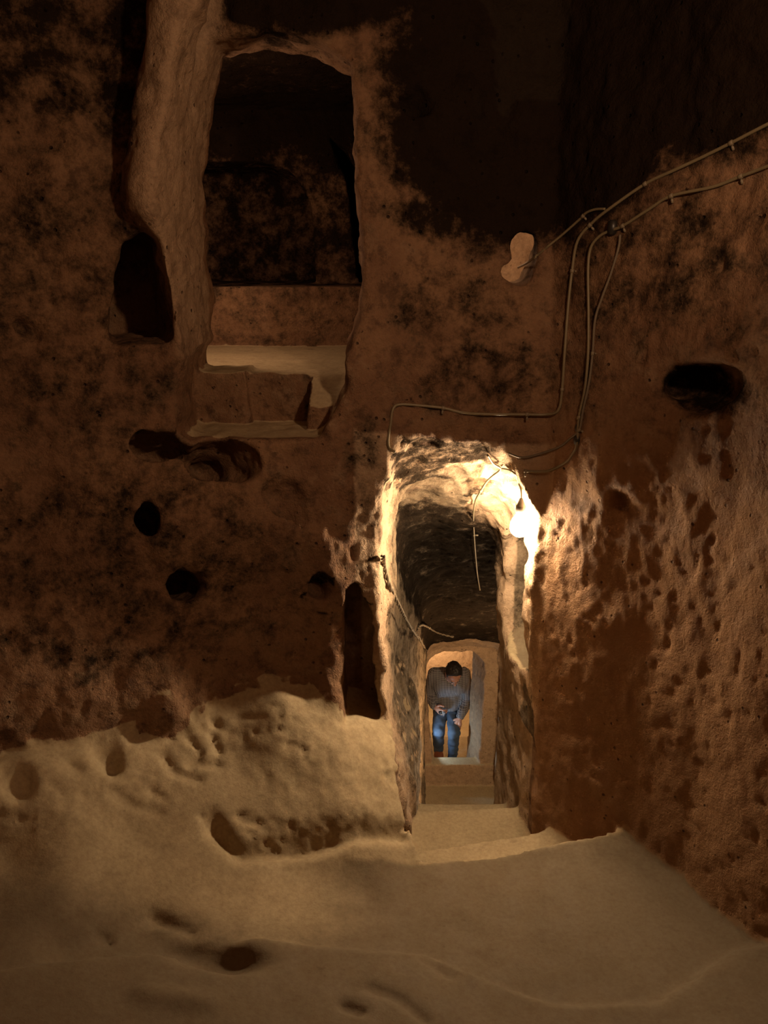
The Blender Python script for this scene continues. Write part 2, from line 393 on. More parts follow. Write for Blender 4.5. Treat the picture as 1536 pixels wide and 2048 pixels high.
def hole(u, v, ru, rv, dep, y):
    c = at(u, v, y); s = c[1] / ray(u, v)[1] / F_PX
    HOLES.append((c, (ru * s, dep, rv * s)))
def wall_y(x, z):    # depth of the front wall at x
    for yy in np.linspace(1.0, 2.9, 191):
        if sdpoly(np.array([x]), np.array([yy - lean(np.array([z]))[0]]), PLAN)[0] > 0: return yy
    return 2.9
def whole(u, v, ru, rv, dep):
    y = 2.4
    for _ in range(6):
        p = at(u, v, y); y = wall_y(p[0], p[2])
    hole(u, v, ru, rv, dep, y)
for a in ((292, 1045, 26, 40, .16), (258, 1040, 9, 12, .04), (365, 1172, 42, 38, .16), (645, 1172, 24, 26, .09), (575, 1010, 55, 60, .03), (1402, 772, 60, 48, .20),
          (440, 922, 72, 54, .22), (325, 892, 70, 36, .20), (60, 655, 30, 20, .03), (118, 545, 22, 18, .03), (1160, 1330, 16, 22, .03), (1240, 1000, 14, 18, .03), (1020, 1372, 12, 12, .05), (835, 205, 40, 26, .05)):
    whole(*a)
TH0 = at(1047, 522, 2.60)
TUN = [(0.475, 2.55, 0.205), (0.40, 3.30, 0.20)]
t_c = at(1047, 524, 2.70)
TUN_SH = [at(u, v, 2.70) for u, v in ((1062, 490), (1058, 520), (1030, 545), (1048, 552))]

def band(lo, hi, *m):
    return None
BIG = np.float32(0.6)
def local(X, Y, Z, lo, hi, fn, default=BIG):
    out = np.full(X.shape, default, np.float32)
    m = (X > lo[0]) & (X < hi[0]) & (Y > lo[1]) & (Y < hi[1]) & (Z > lo[2]) & (Z < hi[2])
    if m.any(): out[m] = fn(X[m], Y[m], Z[m])
    return out
CEIL_SL = 0.716
def comps(X, Y, Z):
    n1 = vnoise(X, Y, Z, 3.1); n2 = vnoise(X, Y, Z, 8.5, 3.0); n3 = vnoise(X, Y, Z, 21.0, 9.0)
    rough = n1 * 0.045 + n2 * 0.020 + n3 * 0.007
    C = {}
    # ---- room
    def froom(X, Y, Z, n=None):
        m = (X > -2.2) & (X < 2.2)
        n1_, n2_ = vnoise(X, Y, Z, 3.1), vnoise(X, Y, Z, 8.5, 3.0); n3_ = vnoise(X, Y, Z, 21.0, 9.0)
        jamb = np.clip(np.exp(-((X - 0.03) / 0.12) ** 2) + np.exp(-((X - 0.60) / 0.20) ** 2), 0, 1)
        sm_ = 1 - 0.72 * sstep((X - 0.40) / 0.2) * sstep((-0.1 - Z) / 0.4)
        rr = sm_ * ((n1_ * 0.040) * (1 - 0.6 * jamb) + n2_ * 0.016 * (1 - 0.4 * jamb) + n3_ * 0.006 * (1 - 0.4 * jamb))
        # gentle horizontal bulges of the sloping wall foot and the ledge under the upper steps
        ln_ = lean(Z) - 0.15 * sstep((-0.40 - X) / 0.6) * sstep((-0.75 - Z) / 0.65); plan = sdpoly(X, Y - np.where(ln_ < 0, ln_ * sstep((-0.22 - X) / 0.3), ln_), PLAN) + rr
        plan = plan + 0.07 * np.exp(-((Z + 0.86) / 0.16) ** 2) * np.exp(-((X + 0.72) / 0.35) ** 2)
        sk_ = skew(X, Y); g = grid(X, Y, GH)
        rockA = np.maximum((Z - g) * 0.8, np.minimum(sk_ - STEP_EDGE[0], X - np.interp(Y, EDGE_Y, EDGE_X)))
        flo = -np.minimum(rockA, stair_rock(sk_, Z)) + n1_ * 0.008 + n2_ * 0.003
        roof = Z - 1.15 + rr * 2
        r = smax(plan, roof, 0.3)
        return smax(r, flo, 0.03)
    R = local(X, Y, Z, (-2.2, -1.6, -2.7), (2.2, 3.1, 1.8), froom)
    # rock added in front of the wall: pilaster beside the upper door, stub beside the slot, unseen bulge added at right to shade the lower wall, knob on the ledge
    def fpil(X, Y, Z):
        n = vnoise(X, Y, Z, 8.5, 3.0) * 0.012
        p = sdcap(X, Y, Z, at(368, -80, 2.62), at(318, 400, 2.58), 0.085, 0.11)
        p = smin(p, sdcap(X, Y, Z, at(335, 380, 2.60), at(376, 720, 2.62), 0.085, 0.05), 0.05)
        p = smin(p, sdcap(X, Y, Z, at(335, 380, 2.60), at(378, 740, 2.60), 0.085, 0.05), 0.05)
        return p + n
    P = local(X, Y, Z, (-1.2, 2.2, -0.8), (-0.2, 3.0, 1.6), fpil)
    def frgt(X, Y, Z):
        a = sdell(X, Y, Z, (1.51, 1.55, -1.30), (0.46, 0.42, 1.25)) + vnoise(X, Y, Z, 3.1) * 0.04
        b = sdell(X, Y, Z, (1.12, 0.75, 0.38), (0.50, 0.37, 0.11)) + vnoise(X, Y, Z, 8.5) * 0.015       # unseen ledge, added to cut the room lamp's downward light
        return np.minimum(a, b)
    P = np.minimum(P, local(X, Y, Z, (0.6, 0.2, -2.8), (2.2, 2.4, 0.7), frgt))
    def fstub(X, Y, Z):
        n = vnoise(X, Y, Z, 8.5, 3.0) * 0.015 + vnoise(X, Y, Z, 21, 1.0) * 0.01
        a = sdcap(X, Y, Z, at(648, 1320, 2.585), at(658, 1480, 2.53), 0.05, 0.085)
        b = sdcap(X, Y, Z, at(325, 1385, 2.36), at(340, 1425, 2.34), 0.05, 0.06)
        return np.minimum(a, b) + n
    P = np.minimum(P, local(X, Y, Z, (-1.1, 2.1, -1.9), (0.1, 2.8, -1.2), fstub))
    R = smax(R, -P, 0.05)
    # ---- passage
    def fpass(X, Y, Z):
        n2_ = vnoise(X, Y, Z, 8.5, 3.0); n3_ = vnoise(X, Y, Z, 21.0, 9.0); n1_ = vnoise(X, Y, Z, 3.1)
        jz = np.interp(Z, [-2.4, -2.2, -1.8, -1.5, -1.2, -0.8, -0.5], [0.13, 0.11, 0.045, 0.0, -0.02, 0.0, 0.04])
        wj = np.clip((3.0 - Y) / 0.4, 0, 1)
        pl = np.interp(Y, PLY, PLX) * (1 - wj) + jz * wj + 0.10 * np.clip((-1.9 - Z) / 0.3, 0, 1) * (1 - wj) * (Y < 3.6)
        pr = np.interp(Y, PRY, PRX)
        jr = np.interp(Z, [-2.4, -2.0, -1.7, -1.4, -0.9, -0.8, -0.6], [0.075, 0.055, 0.03, 0.01, 0.0, -0.04, -0.11])
        pr = pr - 0.015 + jr * np.clip((3.6 - Y) / 0.2, 0, 1)
        nn = n1_ * 0.015 + n2_ * 0.015 + n3_ * 0.007
        side = np.maximum(pl - X, X - pr) + nn
        roofz = -0.50 - CEIL_SL * (Y - 2.5)
        roofz = roofz - 0.10 * sstep((0.35 - Y * 0 + X - 0.62) / 0.2) * 0
        top = (Z - roofz) * 0.81 + nn * 1.2 + n1_ * 0.02
        s = smax(side, top, 0.16)
        fl = -stair_rock(skew(X, Y), Z) + n2_ * 0.003
        s = smax(s, fl, 0.02)
        return np.maximum(s, np.maximum(2.30 - Y, Y - 6.84))
    A = local(X, Y, Z, (-0.6, 2.0, -5.8), (1.8, 7.2, 0.0), fpass)
    def fnw(X, Y, Z):       # side niche in the passage's right wall
        n = vnoise(X, Y, Z, 8.5, 3.0) * 0.03
        y_ = np.abs(Y - 3.06) - 0.24 - 0.0 * Z; x_ = np.abs(X - 0.64) - 0.17; z_ = np.abs(Z + 1.36 + 0.2 * (Y - 3.0)) - 0.30
        return smax(smax(y_, x_, 0.08), z_, 0.16) + n
    A = smin(A, local(X, Y, Z, (0.2, 2.4, -2.2), (1.2, 3.8, -0.6), fnw), 0.02)
    def farch(X, Y, Z):     # the low arched opening at the foot of the stairs and the space behind
        n = vnoise(X, Y, Z, 8.5, 3.0) * 0.012
        xl_ = np.interp(Z, [-5.3, -4.1], [0.54, 0.415]); xr_ = np.interp(Z, [-5.3, -4.1], [0.975, 1.0]) - 0.20 * np.clip(Y - 6.82, 0, 0.45)
        xc = (xl_ + xr_) / 2; hw = (xr_ - xl_) / 2
        q = np.sqrt(np.maximum(np.abs(X - xc) - (hw - 0.20), 0) ** 2 + np.maximum(Z + 3.84 + 0.02, 0) ** 2) - 0.20
        q = np.maximum(q, Z + 3.64)
        q = np.where(Z > -3.86, q, np.abs(X - xc) - hw)
        fl = -stair_rock(Y, Z)
        a = np.maximum(smax(q + n, fl, 0.015), np.maximum(6.6 - Y, Y - 7.75))
        b = smax(np.abs(X - 0.85) - 0.55, (Z + 3.9 + 0.3 * (Y - 7.5)), 0.25) + n * 2
        b = np.maximum(smax(b, fl, 0.02), np.maximum(7.25 - Y, Y - 9.0))
        ln = sdell(X, Y, Z, (0.48, 7.01, -4.74), (0.16, 0.08, 0.10))
        return np.minimum(np.minimum(a, b), ln)
    A = np.minimum(A, local(X, Y, Z, (-0.1, 6.2, -6.1), (1.9, 9.4, -3.0), farch))
    # ---- upper chamber
    def fdoor(X, Y, Z):
        n = vnoise(X, Y, Z, 8.5, 3.0) * 0.010 + vnoise(X, Y, Z, 21, 9) * 0.008
        d = sdpoly(X, Z, DOOR) + n - 0.03 * np.clip((2.75 - Y) / 0.3, 0, 1) * (Z > -0.3)
        d = np.maximum(d, np.maximum(2.30 - Y, Y - 3.25))
        fl = np.where(Y < np.where(X < WX0, 2.87, 2.72), -0.575, np.where(Y < 2.87, -0.40 - 0.65 * (2.87 - Y), -0.40))
        blk = np.where((X < xz(490, 800, 2.8)[0]) & (Y < 2.90), 0.02, 0.0)
        # left shelf face stands a little nearer and higher
        fl = np.where((X < xz(492, 800, 2.8)[0]) & (Y > 2.80), np.maximum(fl, -0.385), fl)
        return smax(d, fl - Z + n * 0.7, 0.03)
    U = local(X, Y, Z, (-1.2, 2.0, -1.0), (0.3, 3.6, 1.3), fdoor)
    def fcham(X, Y, Z):
        n = vnoise(X, Y, Z, 3.1) * 0.03 + vnoise(X, Y, Z, 8.5, 3.0) * 0.015
        b = np.maximum(X - 0.10, -1.35 - X)
        b = smax(b, Z - 0.80 + 0.10 * (Y - 3.0), 0.2)
        b = np.maximum(b, np.maximum(3.02 - Y, Y - 4.22)) + n
        fl = np.where(Y > 3.80, -0.125, -0.40)
        b = smax(b, fl - Z + n * 0.15, 0.03)
        # arched alcove in the back wall above the bench
        q = np.maximum(X + 0.36, -1.3 - X)
        al = smax(q, Z - 0.46, 0.34)
        al = np.maximum(smax(al, -0.12 - Z, 0.02), np.maximum(4.0 - Y, Y - 4.75)) + n * 0.4
        sl = sdpoly(X, Z, [xz(u, v, 4.2) for u, v in ((655, 270), (690, 300), (725, 360), (735, 565), (716, 565), (700, 420), (690, 350))])
        sl = np.maximum(sl, np.maximum(4.0 - Y, Y - 4.6)) + n * 0.3
        return np.minimum(np.minimum(b, al), sl)
    U = smin(U, local(X, Y, Z, (-1.8, 2.6, -1.0), (0.6, 5.1, 1.4), fcham), 0.03)
    # ---- niches, slot and holes
    def fniche(X, Y, Z):
        n = vnoise(X, Y, Z, 21, 9) * 0.008 + vnoise(X, Y, Z, 8.5, 3) * 0.008
        return np.maximum(sdpoly(X + 0.42 * (Y - 2.45), Z, NICHE) * 0.92 + n, np.maximum(2.0 - Y, Y - 2.90 - n))
    H = local(X, Y, Z, (-1.3, 1.9, -0.9), (-0.2, 3.0, 0.6), fniche)
    def fslot(X, Y, Z):
        n = vnoise(X, Y, Z, 8.5, 3) * 0.01
        return np.maximum(sdpoly(X, Z, SLOT) + n, np.maximum(2.2 - Y, Y - 2.78))
    H = np.minimum(H, local(X, Y, Z, (-0.5, 2.1, -2.1), (0.3, 3.1, -0.8), fslot))
    for c, r in HOLES:
        rr_ = max(r) + 0.25
        H = smin(H, local(X, Y, Z, [c[i] - rr_ for i in range(3)], [c[i] + rr_ for i in range(3)],
                 lambda X, Y, Z: sdell(X + (0.5 if c[0] < 0.3 else 0.0) * (Y - c[1]), Y, Z + (0.45 if c[0] < 0.3 else 0.15) * (Y - c[1]), c, r) * 0.9 + vnoise(X, Y, Z, 21, 9) * 0.012 + vnoise(X, Y, Z, 8.5, 6) * 0.3 * min(min(r), 0.06)), 0.03)
    def ftun(X, Y, Z):
        s = BIG
        n = vnoise(X, Y, Z, 21, 9) * 0.006
        a, b, c_, d_ = TUN_SH
        def cyl(p, r):   # short tunnel through the wall running straight back and slightly up
            return np.maximum(np.hypot(X - p[0], (Z - p[2]) - (Y - 2.7) * 0.03) - r, np.maximum(2.4 - Y, Y - 3.02))
        s = smin(cyl(a, 0.045), cyl(b, 0.042), 0.02); s = smin(s, cyl(c_, 0.030), 0.012); s = smin(s, cyl(d_, 0.036), 0.02)
        return np.minimum(s, sdell(X, Y, Z, (a[0] - 0.06, 3.25, a[2]), (0.27, 0.32, 0.25)) + vnoise(X, Y, Z, 12.0, 2) * 0.03) + n
    H = np.minimum(H, local(X, Y, Z, (0.0, 2.1, -0.6), (1.0, 4.0, 0.8), ftun))
    return R, A, U, H
def F(X, Y, Z):
    R, A, U, H = comps(X, Y, Z)
    v = smin(R, A, 0.02); v = smin(v, U, 0.03)
    return smin(v, H, 0.012)

H_VOX = 0.0125
P, Q = nets(F, (-1.75, -1.25, -5.85), (1.95, 9.15, 1.45), H_VOX)
P = P.astype(np.float64)
NRM = vnormals(P, Q)
# orientation: normals must point into the air (towards negative F)
tst = P[::997] + NRM[::997] * 0.02
if (F(*tst.astype(np.float32).T) < 0).mean() < 0.5:
    Q = Q[:, ::-1].copy(); NRM = -NRM
X, Y, Z = P.T.astype(np.float32)
up = np.clip(NRM[:, 2], 0, 1)
# dressing marks and pitting, real relief on the mesh
flat = sstep((up - 0.55) / 0.3)
r1 = vnoise(X, Y, Z * 0.6, 26.0, 5.0); r2 = vnoise(X, Y, Z * 0.7, 48.0, 8.0)
pits = np.maximum(vnoise(X, Y, Z, 34.0, 12.0) - 0.35, 0)
amp = (1.0 - 0.85 * flat) * (1 - 0.35 * ((X > 0.57) & (Y < 2.72) & (Z < -0.3)))
sharp = np.exp(-((X - 0.02) / 0.08) ** 2) * (np.abs(Y - 2.55) < 0.15) * (Z < -0.4)
ceil_rough = ((Y > 2.45) & (Y < 4.2) & (NRM[:, 2] < -0.3) & (Z < -0.3) & (X > -0.1))
amp = amp * (1 + 1.0 * sharp + 0.4 * ceil_rough)
disp = amp * (r1 * 0.0045 + r2 * 0.0035 - pits * np.where((X > 0.57) & (Y < 2.75), 0.017, 0.014))
P += NRM * disp[:, None]
NRM = vnormals(P, Q)

# ------------------------------------------------------------------ soot and stain masks, with some shade painted in
def blob(c, r, p=1.5):
    d = ((X - c[0]) / r[0]) ** 2 + ((Y - c[1]) / r[1]) ** 2 + ((Z - c[2]) / r[2]) ** 2
    return np.clip(1.6 - d ** (p / 2) * 1.1, 0, 1)
soot_shade = np.zeros(len(P))
room_m = Y < 2.95
def add(c, r, k=1.0, m=True):
    global soot_shade
    soot_shade = np.maximum(soot_shade, blob(c, r) * k * m * (1.25 if k >= 1 else 1.0))
add(at(1060, 180, 2.7), (0.46, 0.7, 0.46), 1.2); add(at(1330, 40, 2.4), (0.6, 0.8, 0.34), 1.2); add(at(590, -50, 2.8), (0.42, 0.5, 0.165), 1.2)  # upper-right soot; the last one blackens the wall above the lintel
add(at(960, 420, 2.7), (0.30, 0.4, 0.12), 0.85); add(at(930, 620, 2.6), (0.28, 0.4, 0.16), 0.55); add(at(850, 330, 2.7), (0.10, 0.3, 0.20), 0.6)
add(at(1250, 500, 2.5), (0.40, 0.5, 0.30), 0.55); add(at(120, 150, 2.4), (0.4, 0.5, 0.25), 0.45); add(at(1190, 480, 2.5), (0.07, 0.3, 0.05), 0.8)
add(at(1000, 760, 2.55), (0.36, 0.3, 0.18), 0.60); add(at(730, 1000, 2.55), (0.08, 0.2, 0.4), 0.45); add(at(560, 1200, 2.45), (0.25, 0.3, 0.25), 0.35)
add(at(100, 560, 2.2), (0.5, 0.7, 0.7), 0.52); add(at(250, 1150, 2.3), (0.6, 0.6, 0.42), 0.54); add(at(780, 250, 2.7), (0.12, 0.3, 0.35), 0.45); add(at(250, 120, 2.6), (0.16, 0.4, 0.30), 0.85); add(at(60, 40, 2.4), (0.5, 0.5, 0.3), 0.7); add(at(1480, 560, 2.2), (0.12, 0.4, 0.3), 0.45); add(at(1400, 775, 2.35), (0.10, 0.3, 0.08), 0.9)  # paints shade beside the pilaster and over the mound; darkens the right hole
passm = (Y > 2.5) & (Z < -0.4) & (X > -0.3)
roofd = (-0.50 - CEIL_SL * (Y - 2.5)) - Z
soot_shade = np.maximum(soot_shade, 0.98 * passm * sstep((Y - 2.95 - 0.35 * np.clip(X, 0, .6)) / 0.35) * sstep((0.42 - roofd) / 0.25) * (Y < 6.84))
_bl = np.maximum(blob(at(870, 975, 3.05), (0.13, 0.10, 0.07)), blob(at(955, 935, 2.93), (0.13, 0.13, 0.08)))
soot_shade = np.maximum(soot_shade, 0.80 * passm * (NRM[:, 2] < -0.3) * (Y < 3.1) * sstep((0.50 - X) / 0.15) * (1 - _bl))
_lw = passm * (X < np.interp(Y, PRY, PRX) - 0.2) * (Y < 6.6) * (NRM[:, 2] < 0.5) * sstep((Y - 2.80) / 0.15)
soot_shade = np.maximum(soot_shade, 0.42 * passm * (X < np.interp(Y, PRY, PRX) - 0.2) * (Y > 2.85) * (Y < 6.84) * (NRM[:, 2] < 0.5) * (Z > -5.1))
_sn = passm * (X > 0.595) * (Y > 2.76) * (Y < 3.5) * (Z < -1.0) * (Z > -1.9)
soot_shade = np.maximum(soot_shade, 0.42 * _sn)
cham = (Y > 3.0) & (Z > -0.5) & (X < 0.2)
soot_shade = np.maximum(soot_shade, cham * (0.42 + 0.55 * sstep((Z - 0.35) / 0.35) + 0.30 * (Y > 4.0)))
soot_shade = np.where(cham & (Z < -0.30) & (NRM[:, 2] > 0.6), 0.1, soot_shade)
soot_shade = np.where(cham & (Z < -0.14) & (Y < 3.9) & (NRM[:, 1] < -0.5), 0.44, soot_shade)
floorish = (NRM[:, 2] > 0.6) & (Z < -1.4)
soot_shade = np.where((floorish & (Y < 6.84)) | (Y > 6.6), 0.0, soot_shade)

worn = np.where(Z < -0.34, sstep((NRM[:, 2] - 0.35) / 0.4), 0.0) * ((Z < -1.2) | (Z > -0.62))
worn = np.where((Z > -0.62) & (Y < 2.6), 0, worn)
worn = np.maximum(worn, ((Z < np.asarray(floorz(X, Y)) + 0.05) & (Z < -1.3) & (Y < 2.6)) * 0.9 * sstep((NRM[:, 2] - 0.05) / 0.3))
_in = passm & (X > np.interp(Y, PLY, PLX) - 0.09) & (X < np.interp(Y, PRY, PRX) + 0.30 * (Y > 2.8) + 0.03) & (Z < -0.50 - CEIL_SL * (Y - 2.5) + 0.015)
pale = _in * sstep((Y - 2.50) / 0.1) * (NRM[:, 2] < 0.75)
pale = np.maximum(pale, (Y > 6.4) * 1.0)
_px = np.interp(Z, [-0.35, -0.1, 0.2, 0.5, 0.9], [-0.54, -0.60, -0.66, -0.62, -0.56])
jamb_m = np.exp(-((X - _px) / 0.10) ** 4) * sstep((Z + 0.45) / 0.15) * (Y < 2.95) * (X < -0.4)
pale = np.maximum(pale, jamb_m * 0.8); soot_shade = soot_shade * (1 - 0.95 * jamb_m)
pale = np.maximum(pale, (H0 := ((Y > 2.88) & (Z > -0.2) & (X > 0.12) & (X < 0.9))) * 1.0)
clean = 0.75 * sstep((X - 0.5) / 0.12) * sstep((-0.45 - Z) / 0.3) * (Y < 2.75) * sstep((0.55 - NRM[:, 2]) / 0.3)
_sk = skew(X, Y)
dirt_shade = ((Z < -1.4) & (Y < 2.6) & (NRM[:, 2] > 0.12)) * np.clip(0.25 * sstep((2.35 - Y) / 0.3) + 0.75 * sstep((X + 0.35) / 0.5) * sstep((2.20 - _sk) / 0.03) + 0.75 * sstep((1.95 - Y) / 0.35), 0, 1) * (_sk < 2.2)  # landing dirt; the dimmer near foreground is light falloff painted in
dirt_shade = np.maximum(dirt_shade, np.maximum(_lw * 0.9, _sn * 0.8))
# ------------------------------------------------------------------ split the rock into its named pieces
FC = P[Q].mean(1); fx, fy, fz = FC.T.astype(np.float32)
FN = NRM[Q].mean(1); fn = FN[:, 2]
R, A, U, H = comps(fx, fy, fz)
cls = np.empty(len(Q), object); cls[:] = ''
absR, absA, absU, absH = np.abs(R), np.abs(A), np.abs(U), np.abs(H)
am = np.argmin(np.stack([absR, absA, absU, absH]), 0)
gz = floorz(fx, fy); isfl = (np.abs(fz - gz) < 0.05) | ((fn > 0.6) & (fz < -1.2))
sk = skew(fx, fy)
is_pass = (am == 1)
is_room = (am == 0)
edge_x = np.interp(fy, EDGE_Y, EDGE_X)
# room
c_fl = is_room & (isfl & (fn > 0.2)) & (fy < 2.7)
cls[is_room] = 'wall_front'
cls[is_room & (fx < -0.95) & (fy < 2.3)] = 'wall_left'
cls[is_room & (fx > 0.86) & (fy < 2.36)] = 'wall_right'
cls[is_room & (fy < -0.75)] = 'wall_rear'
cls[is_room & (fn < -0.6) & (fz > 0.8)] = 'ceiling'
cls[c_fl] = 'floor'
mound = c_fl & (fx < edge_x + 0.01) & (fy > np.interp(fx, [-1.5, -1.0, -0.55, -0.3, 0.0, 0.13], [1.8, 1.9, 2.09, 2.10, 2.13, 2.17]))
cls[mound] = 'rock_mound'
# door and upper chamber
cls[am == 2] = 'wall_chamber'
cls[(am == 2) & (fy < 3.02)] = 'doorway'
cls[(am == 2) & (fn > 0.6) & (fz < -0.3) & (fy > 2.86)] = 'floor_chamber'
cls[(am == 2) & (fn < -0.6) & (fy > 3.02) & (fz > 0.5)] = 'ceiling_chamber'
bench = (am == 2) & (fy > 3.70) & (fz < -0.09) & (fz > -0.385) & ((fn > 0.5) | (fy < 3.9))
cls[bench] = 'stone_bench'
cls[(am == 2) & (fy < 2.92) & (fz < -0.36) & (fy > 2.35) & ((fz < -0.54) & (fn > 0.5))] = 'step_low'
cls[(am == 2) & (fy < 2.99) & (fz < -0.36) & (fy > 2.35) & ~((fz < -0.54) & (fn > 0.5)) & (fx > xz(386, 800, 2.75)[0] + 0.0) & (fx < xz(660, 800, 2.75)[0]) & (fn > -0.2)] = 'step_high'
# holes
cls[am == 3] = 'hole'
cls[(am == 3) & (np.abs(fx + 0.75) < 0.6) & (fz > -0.62) & (fz < 0.35)] = 'niche'
cls[(am == 3) & (fx > -0.25) & (fx < 0.05) & (fz < -1.0) & (fz > -1.85)] = 'slot'
cls[(am == 3) & (fy > 2.55) & (fx > 0.15) & (fz > -0.2)] = 'pierced_hole'
# passage
cls[is_pass] = 'wall_passage_left'
cls[is_pass & (fx > (np.interp(fy, PLY, PLX) + np.interp(fy, PRY, PRX)) / 2)] = 'wall_passage_right'
rz = -0.50 - CEIL_SL * (fy - 2.5)
cls[is_pass & (fn < -0.35) & (fz > rz - 0.2) & (fy < 6.84)] = 'ceiling_passage'
cls[is_pass & (fy > 6.55) & (np.abs(fx - 0.775) < 0.42) & (fy < 7.3) & (fz > -4.93)] = 'arch_frame'
cls[is_pass & (fy > 7.3)] = 'wall_passage_end'
sidenn = is_pass & (fy > 2.70) & (fy < 3.30) & (fx > 0.60) & (fz > -1.75) & (fz < -0.98)
cls[sidenn] = 'side_niche'
nstep = len(STEP_EDGE)
sz = stairz(sk)
stair_reg = ((is_pass | is_room) & (fx > edge_x - 0.0) & (sk > STEP_EDGE[0] - 0.02) & (fy < 6.5))
onst = stair_reg & (np.abs(fz - sz) < 0.03) & (fn > 0.5)
prev = stairz(sk - 0.03)
onri = stair_reg & (fn < 0.6) & (FN[:, 1] > 0.4) & (fz < np.maximum(prev, sz) + 0.02) & (fz > np.minimum(prev, sz) - 0.03)
cls[onst | onri] = 'step'
cls[is_pass & (fn > 0.5) & (fy > 6.1) & (np.abs(fz - FLAT_Z) < 0.05) & (fy < 6.84)] = 'floor_passage'
cls[is_pass & (fy > 6.7) & (fy < 7.08) & ((np.abs(fz + 4.95) < 0.03) | ((fz < -4.9) & (FN[:, 1] < -0.5))) & (fx > 0.4) & (fx < 1.15)] = 'threshold'
cls[is_pass & (fy >= 7.04) & (fn > 0.5) & (fz < -5.0)] = 'floor_passage'
step_i = np.searchsorted(STEP_EDGE, sk)
cls[(cls == 'step') & (step_i == 0)] = 'floor'

MATS = {'floor': M_FLOOR, 'rock_mound': M_FLOOR, 'step': M_FLOOR, 'threshold': M_FLOOR, 'floor_passage': M_FLOOR, 'floor_chamber': M_FLOOR, 'step_low': M_FLOOR}
def piece(name, mask, mat, parent=None):
    if not mask.any(): return None
    return mesh_obj(name, P, Q[mask], mat, parent, NRM, {'soot_shade': soot_shade, 'worn': worn, 'pale': pale, 'dirt_shade': dirt_shade, 'clean': clean})
def struct(name, key, mat):
    o = piece(name, cls == key, mat)
    if o: o['kind'] = 'structure'
    return o
floor = struct('floor', 'floor', M_FLOOR)
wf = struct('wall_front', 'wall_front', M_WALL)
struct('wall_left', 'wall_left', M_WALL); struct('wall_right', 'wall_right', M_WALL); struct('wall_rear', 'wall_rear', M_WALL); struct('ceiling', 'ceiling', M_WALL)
for nm, key in (('doorway', 'doorway'), ('niche', 'niche'), ('slot', 'slot'), ('pierced_hole', 'pierced_hole')):
    piece(nm, cls == key, M_WALL, wf)
_hc = np.array([c for c, r in HOLES]); _hm = np.nonzero(cls == 'hole')[0]
_hn = ((FC[_hm][:, None, :] - _hc[None]) ** 2).sum(-1).argmin(1)
for k in range(len(HOLES)):
    m = np.zeros(len(Q), bool); m[_hm[_hn == k]] = True
    if m.sum() > 30: piece('hole', m, M_WALL, wf)
    else: cls[m] = 'wall_front'
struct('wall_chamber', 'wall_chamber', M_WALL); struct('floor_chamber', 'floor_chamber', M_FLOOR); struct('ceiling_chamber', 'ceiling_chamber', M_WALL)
struct('wall_passage_left', 'wall_passage_left', M_WALL)
wpr = struct('wall_passage_right', 'wall_passage_right', M_PALE)
piece('side_niche', cls == 'side_niche', M_PALE, wpr)
struct('ceiling_passage', 'ceiling_passage', M_PALE); struct('wall_passage_end', 'wall_passage_end', M_PALE)
struct('floor_passage', 'floor_passage', M_FLOOR); struct('trim_1', 'arch_frame', M_PALE)
def empty(name, loc): 
    o = bpy.data.objects.new(name, None); o.location = loc; o.empty_display_size = 0.1; COL.objects.link(o); return o
def rock_thing(name, key, mat, label, cat):
    o = piece(name, cls == key, mat); return tag(o, label, cat)
rock_thing('rock_mound', 'rock_mound', M_FLOOR, 'large smooth sloping mound of worn tan rock at the foot of the left wall', 'rock')
rock_thing('stone_bench', 'stone_bench', M_WALL, 'low rock-cut bench with patchy black stains inside the upper chamber', 'bench')
# upper steps
us = empty('doorway_steps', (xz(500, 800, 2.75)[0], 2.75, -0.58)); tag(us, 'two worn rock-cut steps leading up into the upper doorway', 'steps')
for k in ('step_low', 'step_high'):
    o = piece('step', cls == k, M_FLOOR if k == 'step_low' else M_WALL, us)
    o.matrix_parent_inverse = us.matrix_basis.inverted(); o.location = (0, 0, 0)
st = empty('staircase', (0.4, 2.6, -2.36)); tag(st, 'steep rock-cut staircase going down through the narrow lit passage', 'stairs')
for k in range(1, nstep + 1):
    m = (cls == 'step') & (step_i == k)
    if m.sum() > 8:
        o = piece('step', m, M_FLOOR, st); o.matrix_parent_inverse = st.matrix_basis.inverted()
th = rock_thing('threshold', 'threshold', M_FLOOR, 'pale stone threshold block under the small far arch in front of the man', 'threshold')

# ------------------------------------------------------------------ hit test against the rock (for fixing cables to it)
def hit(u, v, t0=1.5, t1=9.0):
    d = ray(u, v)
    t = np.arange(t0, t1, 0.008, dtype=np.float32)
    val = F(d[0] * t, d[1] * t, d[2] * t)
    i = np.nonzero(val > 0)[0]
    i = i[0] if len(i) else -1
    tt = float(t[max(i, 0)])
    return Vector((d[0] * tt, d[1] * tt, d[2] * tt))
# ------------------------------------------------------------------ tubes
def tube_mesh(pts, r, seg=8, closed_ends=True, twist=None):
    pts = [Vector(p) for p in pts]
    V, Fc = [], []
    n = len(pts); prev = None
    for i, p in enumerate(pts):
        t = (pts[min(i + 1, n - 1)] - pts[max(i - 1, 0)]).normalized()
        if prev is None: u_ = t.orthogonal().normalized()
        else: u_ = (prev - t * prev.dot(t)).normalized()
        prev = u_; b = t.cross(u_)
        rr = r[i] if isinstance(r, (list, tuple)) else r
        for k in range(seg):
            a = 2 * math.pi * k / seg
            V.append(p + (u_ * math.cos(a) + b * math.sin(a)) * rr)
    for i in range(n - 1):
        for k in range(seg):
            a = i * seg + k; b = i * seg + (k + 1) % seg
            Fc.append((a, b, b + seg, a + seg))
    if closed_ends: Fc.append(tuple(range(seg))[::-1]); Fc.append(tuple(range((n - 1) * seg, n * seg)))
    return V, Fc
